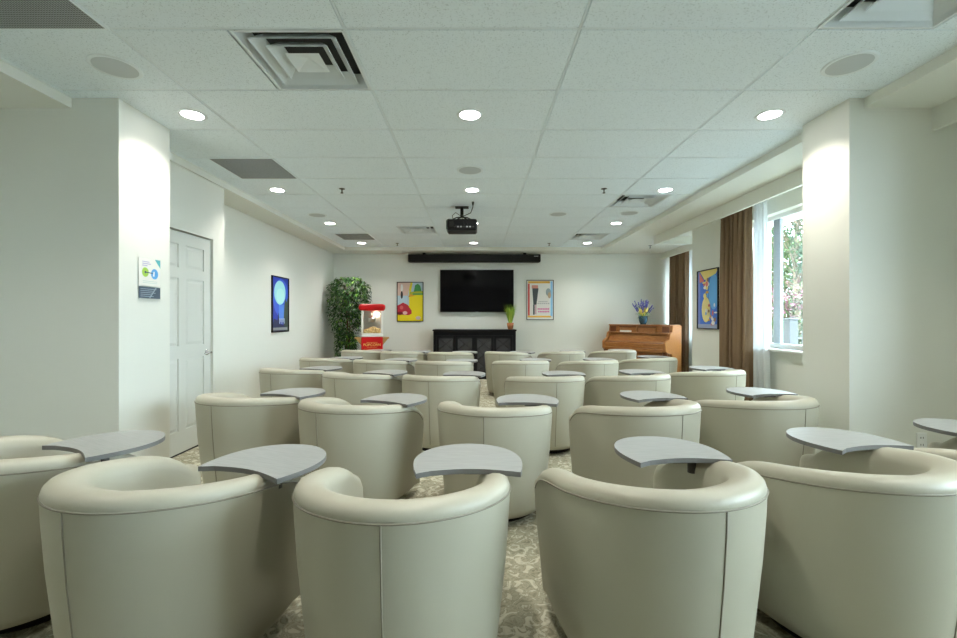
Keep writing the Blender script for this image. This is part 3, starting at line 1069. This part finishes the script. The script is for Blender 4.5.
# popcorn cart and machine
px0 = P(371.5, 340, 8.5)[0]
pct = thing('popcorn_cart', 'red popcorn cart with fold-out side shelves near the ficus', 'cart', (px0, 8.55, 0), math.radians(13))
hw = .20
cz = .93
MB().rbox(-hw, hw, -.2, .2, .18, cz, 'red', .012).build('cabinet', pct)
tx = MB().box(-.17, .17, -.2035, -.2, .70, .702, 'gold').box(-.10, .10, -.2035, -.2, .825, .829, 'gold').box(-.09, .09, -.2035, -.2, .735, .738, 'gold')
tx.build('gold_rules', pct)
Mx = Matrix.Translation((0, -.2015, .78)) @ Matrix.Rotation(PI / 2, 4, 'X')
lo = text_mesh('POPCORN', .068, 'gold', 'lettering', pct, Mx, 1.0)
lo['label'] = 'gold POPCORN lettering'
for s_ in (-1, 1):
    sh_ = MB()
    sh_.box(s_ * hw if s_ > 0 else -hw - .12, hw + .12 if s_ > 0 else -hw, -.17, .17, cz - .035, cz - .015, 'wood')
    sh_.add([(s_ * hw, -.15, cz - .035), (s_ * (hw + .10), -.15, cz - .035), (s_ * hw, -.15, cz - .16),
             (s_ * hw, -.13, cz - .035), (s_ * (hw + .10), -.13, cz - .035), (s_ * hw, -.13, cz - .16)], [(0, 1, 2), (3, 4, 5), (0, 1, 4, 3), (1, 2, 5, 4), (0, 2, 5, 3)], 'wood')
    sh_.build('side_shelf', pct)
    wv = MB(); wv.tube([(s_ * .22 - .01, .1, .16), (s_ * .22 + .01, .1, .16)], .16, 'black', 24); wv.build('wheel', pct)
MB().box(-.18, .18, -.16, -.12, 0, .18, 'black').build('foot', pct)
pm_ = thing('popcorn_machine', 'popcorn machine with red canopy and lit glass case standing on the red cart', 'popcorn machine', (px0, 8.55, cz), math.radians(13))
MB().rbox(-hw, hw, -.19, .19, 0, .07, 'cream', .008).build('base_tray', pm_)
for sx in (-1, 1):
    for sy in (-1, 1):
        MB().rbox(sx * (hw - .018) - .018, sx * (hw - .018) + .018, sy * .17 - .018, sy * .17 + .018, .07, .50, 'cream', .004).build('corner_post', pm_)
gl = MB()
gl.box(-hw + .04, hw - .04, -.185, -.181, .075, .495, 'acrylic').box(-hw + .002, -hw + .006, -.15, .15, .075, .495, 'acrylic').box(hw - .006, hw - .002, -.15, .15, .075, .495, 'acrylic')
gl.build('glass_panel', pm_)
MB().box(-hw + .03, hw - .03, .16, .17, .07, .50, 'steel').build('back_panel', pm_)
cn = MB()
ring = []
r_ = .035
def rr_out(hx, hy, r, n=5):
    o = []
    for (sx, sy, a0) in ((1, 1, 0), (-1, 1, PI / 2), (-1, -1, PI), (1, -1, 3 * PI / 2)):
        for i in range(n + 1):
            a = a0 + PI / 2 * i / n
            o.append((sx * (hx - r) + r * math.cos(a), sy * (hy - r) + r * math.sin(a)))
    return o
for (d, z) in ((.02, .50), (0, .515), (-.012, .55), (-.012, .585), (0, .61), (.03, .625)):
    ring.append([(x, y, z) for x, y in rr_out(hw + .035 - d, .225 - d, .05)])
cn.loft(ring, 'red', True, True, True); cn.build('canopy', pm_)
MB().lathe([(0, 0), (.06, 0), (.075, .05), (.078, .10), (.06, .105), (0, .105)], (-.01, .02, .28), 'steel', 20).build('kettle', pm_)
MB().tube([(-.01, .02, .385), (-.01, .02, .50)], .012, 'steel', 8).build('kettle_hanger', pm_)
pcn = MB()
rp_ = random.Random(5)
for i in range(320):
    x = rp_.uniform(-.155, .155); y = rp_.uniform(-.165, .14)
    hmax = .125 + .06 * math.exp(-((x - .03) ** 2) / .012)
    pcn.ball((x, y, rp_.uniform(.075, hmax)), rp_.uniform(.012, .018), 'popcorn', 6)
pcn.build('popcorn', pm_)['kind'] = 'stuff'
MB().ball((.12, -.05, .44), .022, 'bulb', 10).build('bulb', pm_)
pl = bpy.data.lights.new('bulb_lamp', 'POINT'); pl.energy = 1.0; pl.color = (1, .8, .55); pl.shadow_soft_size = .03
plo = bpy.data.objects.new('bulb_lamp', pl); COL.objects.link(plo); plo.parent = pm_; plo.location = (.08, -.10, .43)

# ------------------------------------------------------------------ piano
pn = thing('upright_piano', 'brown walnut upright piano standing at an angle in the far right corner', 'piano', (3.095, 8.75, 0), math.radians(-51.7))
w = .70
bd = MB()
bd.rbox(-w + .05, w - .05, .22, .58, .06, 1.135, 'piano', .006)
bd.build('case', pn)
MB().rbox(-w + .02, w - .02, .19, .60, 1.135, 1.16, 'piano', .008).build('top_lid', pn)
for s_ in (-1, 1):
    a, b_ = (s_ * w - .0, s_ * (w - .055))
    x0, x1 = min(a, b_), max(a, b_)
    # side cheek: stepped outline (y,z) extruded across x
    prof = [(.24, 0), (.59, 0), (.59, 1.135), (.26, 1.135), (.24, 1.02), (.17, .99), (.13, .88), (.03, .83), (.0, .80), (.0, .67), (.06, .63), (.24, .60)]
    n = len(prof)
    sp_ = MB()
    sp_.add([(x0, y, z) for y, z in prof] + [(x1, y, z) for y, z in prof], [tuple(range(n)), tuple(range(2 * n - 1, n - 1, -1))] + [(i, (i + 1) % n, n + (i + 1) % n, n + i) for i in range(n)], 'piano')
    sp_.build('side_panel', pn)
    lg = MB().lathe([(.028, 0), (.03, .03), (.022, .06), (.03, .3), (.036, .55), (.045, .60), (.045, .63)], (s_ * (w - .045), .06, 0), 'piano_dark', 14)
    lg.build('leg', pn)
kb = MB().rbox(-w + .055, w - .055, .0, .26, .635, .70, 'piano', .008)
kb.rbox(-w + .055, w - .055, .01, .06, .70, .80, 'piano', .012)
kb.build('keybed', pn)
fb = MB()
fb.add([(-w + .055, .04, .80), (w - .055, .04, .80), (w - .055, .15, .835), (-w + .055, .15, .835), (-w + .055, .20, .97), (w - .055, .20, .97)], [(0, 1, 2, 3), (3, 2, 5, 4)], 'piano')
fb.rbox(-w + .055, w - .055, .02, .06, .795, .81, 'piano_dark', .004)
fb.build('fallboard', pn)
md = MB()
md.rbox(-w + .03, w - .03, .15, .25, .985, 1.005, 'piano', .006)
md.build('desk_shelf', pn)
dk_ = MB()
for (a, b_) in ((-.40, -.02), (.02, .40)):
    dk_.box(a, b_, .185, .20, 1.01, 1.11, 'piano')
    for (c_, d_, e_, f_) in ((a, b_, 1.10, 1.125), (a, b_, 1.005, 1.02), (a, a + .02, 1.02, 1.10), (b_ - .02, b_, 1.02, 1.10)):
        dk_.box(c_, d_, .172, .187, e_, f_, 'piano_dark' if e_ > 1.09 else 'piano')
dk_.build('music_desk', pn)
MB().box(-.38, -.12, .162, .170, 1.006, 1.04, 'paper').build('music_sheet', pn)
for s_ in (-1, 1):
    MB().rbox(s_ * .58 - .07, s_ * .58 + .07, .21, .222, 1.01, 1.12, 'piano_dark', .004).build('inset_panel', pn)
MB().rbox(-w + .06, w - .06, .205, .22, .12, .60, 'piano', .006).build('lower_panel', pn)
pd = MB()
for k in (-1, 0, 1):
    pd.rbox(k * .07 - .02, k * .07 + .02, .10, .21, .05, .065, 'gold', .004)
pd.build('pedals', pn)

# flower vase
fv = thing('flower_vase', 'dark teal vase of purple and yellow flowers on the piano', 'flowers', (3.41, 9.0, 1.16))
MB().lathe([(0, 0), (.055, 0), (.075, .05), (.088, .12), (.09, .17), (.082, .17), (.078, .13), (0, .12)], (0, 0, 0), 'bluepot', 24).build('vase', fv)
stm = MB(); fl = MB(); yf = MB(); lf_ = MB()
rf = random.Random(11)
for i in range(26):
    a = rf.uniform(0, 2 * PI); sp = rf.uniform(.05, .24); h = rf.uniform(.16, .34) * (1.1 - sp)
    e = Vector((sp * math.cos(a), sp * math.sin(a), .15 + h))
    stm.tube([(0.02 * math.cos(a), .02 * math.sin(a), .13), (e.x * .5, e.y * .5, .15 + h * .65), e], .003, 'leafB', 5)
    for j in range(9):
        t_ = .62 + .4 * j / 8
        c_ = Vector((e.x * t_, e.y * t_, .15 + h * (.55 + .5 * j / 8)))
        fl.ball((c_.x + rf.uniform(-.008, .008), c_.y + rf.uniform(-.008, .008), c_.z), rf.uniform(.008, .014), 'purple', 6)
for i in range(9):
    a = rf.uniform(0, 2 * PI); q = rf.uniform(.0, .075)
    yf.ball((q * math.cos(a), q * math.sin(a) - .03, .20 + rf.uniform(0, .14)), rf.uniform(.034, .045), 'yellowfl', 9, (1, 1, 1.25))
for i in range(70):
    a = rf.uniform(0, 2 * PI); q = rf.uniform(.03, .16)
    leaf(lf_, Vector((q * .6 * math.cos(a), q * .6 * math.sin(a), .15 + rf.uniform(0, .16))), Vector((math.cos(a), math.sin(a), rf.uniform(-.5, .9))), Vector((0, 0, 1)), rf.uniform(.06, .11), .012, rf.choice(['leafB', 'leafC', 'leafC']))
stm.build('stems', fv); fl.build('purple_flowers', fv); yf.build('yellow_flowers', fv); lf_.build('leaves', fv, fix=False)


# ------------------------------------------------------------------ curtains
def curtain(mname, x, y0, y1, z0, z1, folds, amp, thick=.004, flare=0.0, n=140):
    mb = MB()
    rings = []
    zs = [z0, z0 + (z1 - z0) * .35, z0 + (z1 - z0) * .7, z1 - .12, z1 - .09, z1]
    for zi, z in enumerate(zs):
        k = (1, .95, .85, .6, .55, .7)[zi]
        fl_ = flare * (1 - (z - z0) / (z1 - z0))
        ring = []
        front = []; back = []
        for i in range(n + 1):
            u = i / n
            ph = 2 * PI * folds * u
            dx = amp * k * (1 - 2 * abs(math.sin(ph / 2)) ** .8 + .2 * math.sin(1.7 * ph + 1))
            yy = y0 - fl_ + (y1 - y0 + fl_) * u + .25 * amp * math.sin(ph * 2 + .6)
            front.append((x + dx - thick, yy, z)); back.append((x + dx + thick, yy, z))
        rings.append(front + back[::-1])
    mb.loft(rings, mname, True, True, True)
    return mb


t = tag(curtain('curtain', 3.36, 5.42, 6.02, .02, 2.69, 6, .05).build('curtain'), 'brown pleated curtain beside the near window', 'curtain', 'brown curtains')
t = tag(curtain('sheer', 3.40, 5.17, 5.40, .03, 2.69, 3, .022, .0012, .05).build('sheer_curtain'), 'white sheer curtain drawn beside the near brown curtain', 'curtain', 'white sheer curtains')
t = tag(curtain('curtain', 4.22, 8.80, 9.58, .02, 2.69, 7, .05).build('curtain'), 'brown pleated curtain behind the piano', 'curtain', 'brown curtains')
t = tag(curtain('sheer', 4.26, 8.30, 8.80, .03, 2.69, 6, .022, .0012, .0).build('sheer_curtain'), 'white sheer curtain behind the piano beside the far brown curtain', 'curtain', 'white sheer curtains')
struct('trim_6', MB().box(3.33, 3.43, 3.45, 6.9, 2.692, ZS, 'white'), 'white curtain track above the near window', 'curtain track')
struct('trim_7', MB().box(4.19, 4.29, 7.75, 9.7, 2.692, ZS, 'white'), 'white curtain track above the far window', 'curtain track')

# outlet and floor grille on the right column
ot = thing('wall_outlet', 'white wall outlet on the face of the right column', 'outlet', (P(921, 441, 3.0)[0], 3.0, P(921, 441, 3.0)[2]))
MB().rbox(-.036, .036, -.007, 0, -.058, .058, 'white', .003).build('cover_plate', ot)
s = MB()
for z in (-.024, .024):
    for x in (-.008, .008):
        s.box(x - .0018, x + .0018, -.0078, -.0068, z - .006, z + .006, 'black')
s.build('sockets', ot)
fg = thing('floor_grille', 'dark low wall grille at the foot of the right column', 'air vent', (2.54, 3.2, 0), 0)
MB().box(-.006, 0, -.14, .115, .03, .185, 'dark_steel').build('grille_plate', fg)
s = MB()
for k in range(6):
    s.box(-.012, -.006, -.13, .105, .045 + k * .022, .053 + k * .022, 'black')
s.build('louvres', fg)

# ------------------------------------------------------------------ outdoors
struct('ground', MB().box(XW + .3, 40, -14, 45, -.35, -.25, 'concrete'), 'pale paved ground outside the windows', 'ground')

def tree(loc, label, h, crown, nleaf, lsize, kinds, seed, flower=None, trunk_r=.09, low=.35):
    t = thing('garden_tree' if h > 2.5 else 'garden_shrub', label, 'tree' if h > 2.5 else 'shrub', (loc[0], loc[1], -.25))
    r = random.Random(seed)
    tk = MB(); lv = MB(); fw = MB()
    tk.tube([(0, 0, 0), (.05, .03, h * .25), (-.04, .05, h * .5), (.03, 0, h * .8)], [trunk_r, trunk_r * .8, trunk_r * .6, trunk_r * .25], 'bark', 8)
    tips = []
    for k in range(34):
        z = h * r.uniform(low, .85); a = r.uniform(0, 2 * PI); q = crown * r.uniform(.5, 1) * math.sqrt(max(.1, 1 - ((z / h - .6) / .5) ** 2))
        e = Vector((q * math.cos(a), q * math.sin(a), z + r.uniform(0, .25) * h * .5))
        mid = Vector((e.x * .45, e.y * .45, z + (e.z - z) * .4))
        tk.tube([(0, 0, z * .85), mid, e], [trunk_r * .3, trunk_r * .18, .006], 'bark', 5)
        tips.append((Vector((0, 0, z * .85)), mid, e))
    for i in range(nleaf):
        b, m_, e = r.choice(tips)
        u = r.uniform(.25, 1.1)
        p = (b.lerp(m_, u * 2) if u < .5 else m_.lerp(e, (u - .5) * 2)) + Vector((r.gauss(0, .16), r.gauss(0, .16), r.gauss(0, .14))) * (crown / 1.4)
        d = Vector((r.uniform(-1, 1), r.uniform(-1, 1), r.uniform(-1, .3)))
        if flower and r.random() < .35 and p.z > h * .62:
            leaf(fw, p, d, Vector((0, 0, 1)), lsize, lsize * .45, flower)
        else:
            leaf(lv, p, d, Vector((0, 0, 1)), lsize * r.uniform(.7, 1.2), lsize * .3, r.choice(kinds))
    tk.build('trunk', t); lv.build('foliage', t, fix=False)
    if flower: fw.build('blossom', t, fix=False)
    return t


tree((9.4, 12.9), 'tall thin-leaved tree outside the near window', 6.6, 2.0, 5200, .11, ['gleafA', 'gleafB', 'gleafC'], 21, None, .10, .38)
tree((7.9, 11.0), 'pink flowering shrub outside the near window', 2.5, .8, 3000, .075, ['gleafB', 'gleafC'], 22, 'pink', .04, .3)
tree((14.2, 19.6), 'broad green tree at the far edge of the garden', 6.6, 3.0, 7000, .24, ['gleafB', 'gleafC', 'gleafA'], 24, None, .16, .10)
tree((10.9, 16.0), 'leafy green tree left of the thin-leaved tree outside', 4.8, 1.3, 4200, .14, ['gleafB', 'gleafC', 'gleafC'], 25, None, .09, .15)
tree((9.5, 5.5), 'green tree outside, seen from beside the right column', 5.2, 2.2, 4500, .2, ['gleafB', 'gleafC', 'gleafA'], 26, None, .12, .15)
fn = thing('garden_fence', 'black iron railing outside the near window', 'fence', (7.1, 10.5, -.25))
f1 = MB()
f1.box(-.015, .015, -3.5, 3.5, .12, .16, 'iron').box(-.015, .015, -3.5, 3.5, 1.08, 1.12, 'iron')
f1.build('rail', fn)
f2 = MB()
for k in range(50):
    y = -3.43 + k * .14
    f2.box(-.009, .009, y - .009, y + .009, 0, 1.25, 'iron')
f2.build('bars', fn)
po_ = thing('bollard', 'short grey post outside the near window', 'post', (5.71, 8.0, -.25))
MB().rbox(-.075, .075, -.075, .075, 0, 1.5, 'post', .01).build('shaft', po_)
MB().rbox(-.085, .085, -.085, .085, 1.5, 1.54, 'post', .01).build('cap', po_)

# ------------------------------------------------------------------ light and camera
wd = bpy.data.worlds.new('World'); S.world = wd
wd.use_nodes = True
bg = wd.node_tree.nodes['Background']
bg.inputs['Color'].default_value = (.74, .88, 1.0, 1)
bg.inputs['Strength'].default_value = 14.0
cam = bpy.data.cameras.new('camera')
cam.sensor_width = 36; cam.lens = F / 957 * 36
cam.shift_x = (478.5 - CX) / 957; cam.shift_y = -(319 - CY) / 957
cam.clip_start = .05; cam.clip_end = 200
cm = bpy.data.objects.new('camera', cam); COL.objects.link(cm)
cm.location = (0, 0, H); cm.rotation_euler = (PI / 2, 0, 0)
S.camera = cm
S.view_settings.view_transform = 'Standard'
S.view_settings.look = 'None'
S.view_settings.gamma = 1.0
S.view_settings.exposure = 0.90
S.view_settings.use_curve_mapping = False
S.cycles.max_bounces = 10
S.cycles.diffuse_bounces = 7
S.cycles.transparent_max_bounces = 12
S.cycles.sample_clamp_indirect = 6
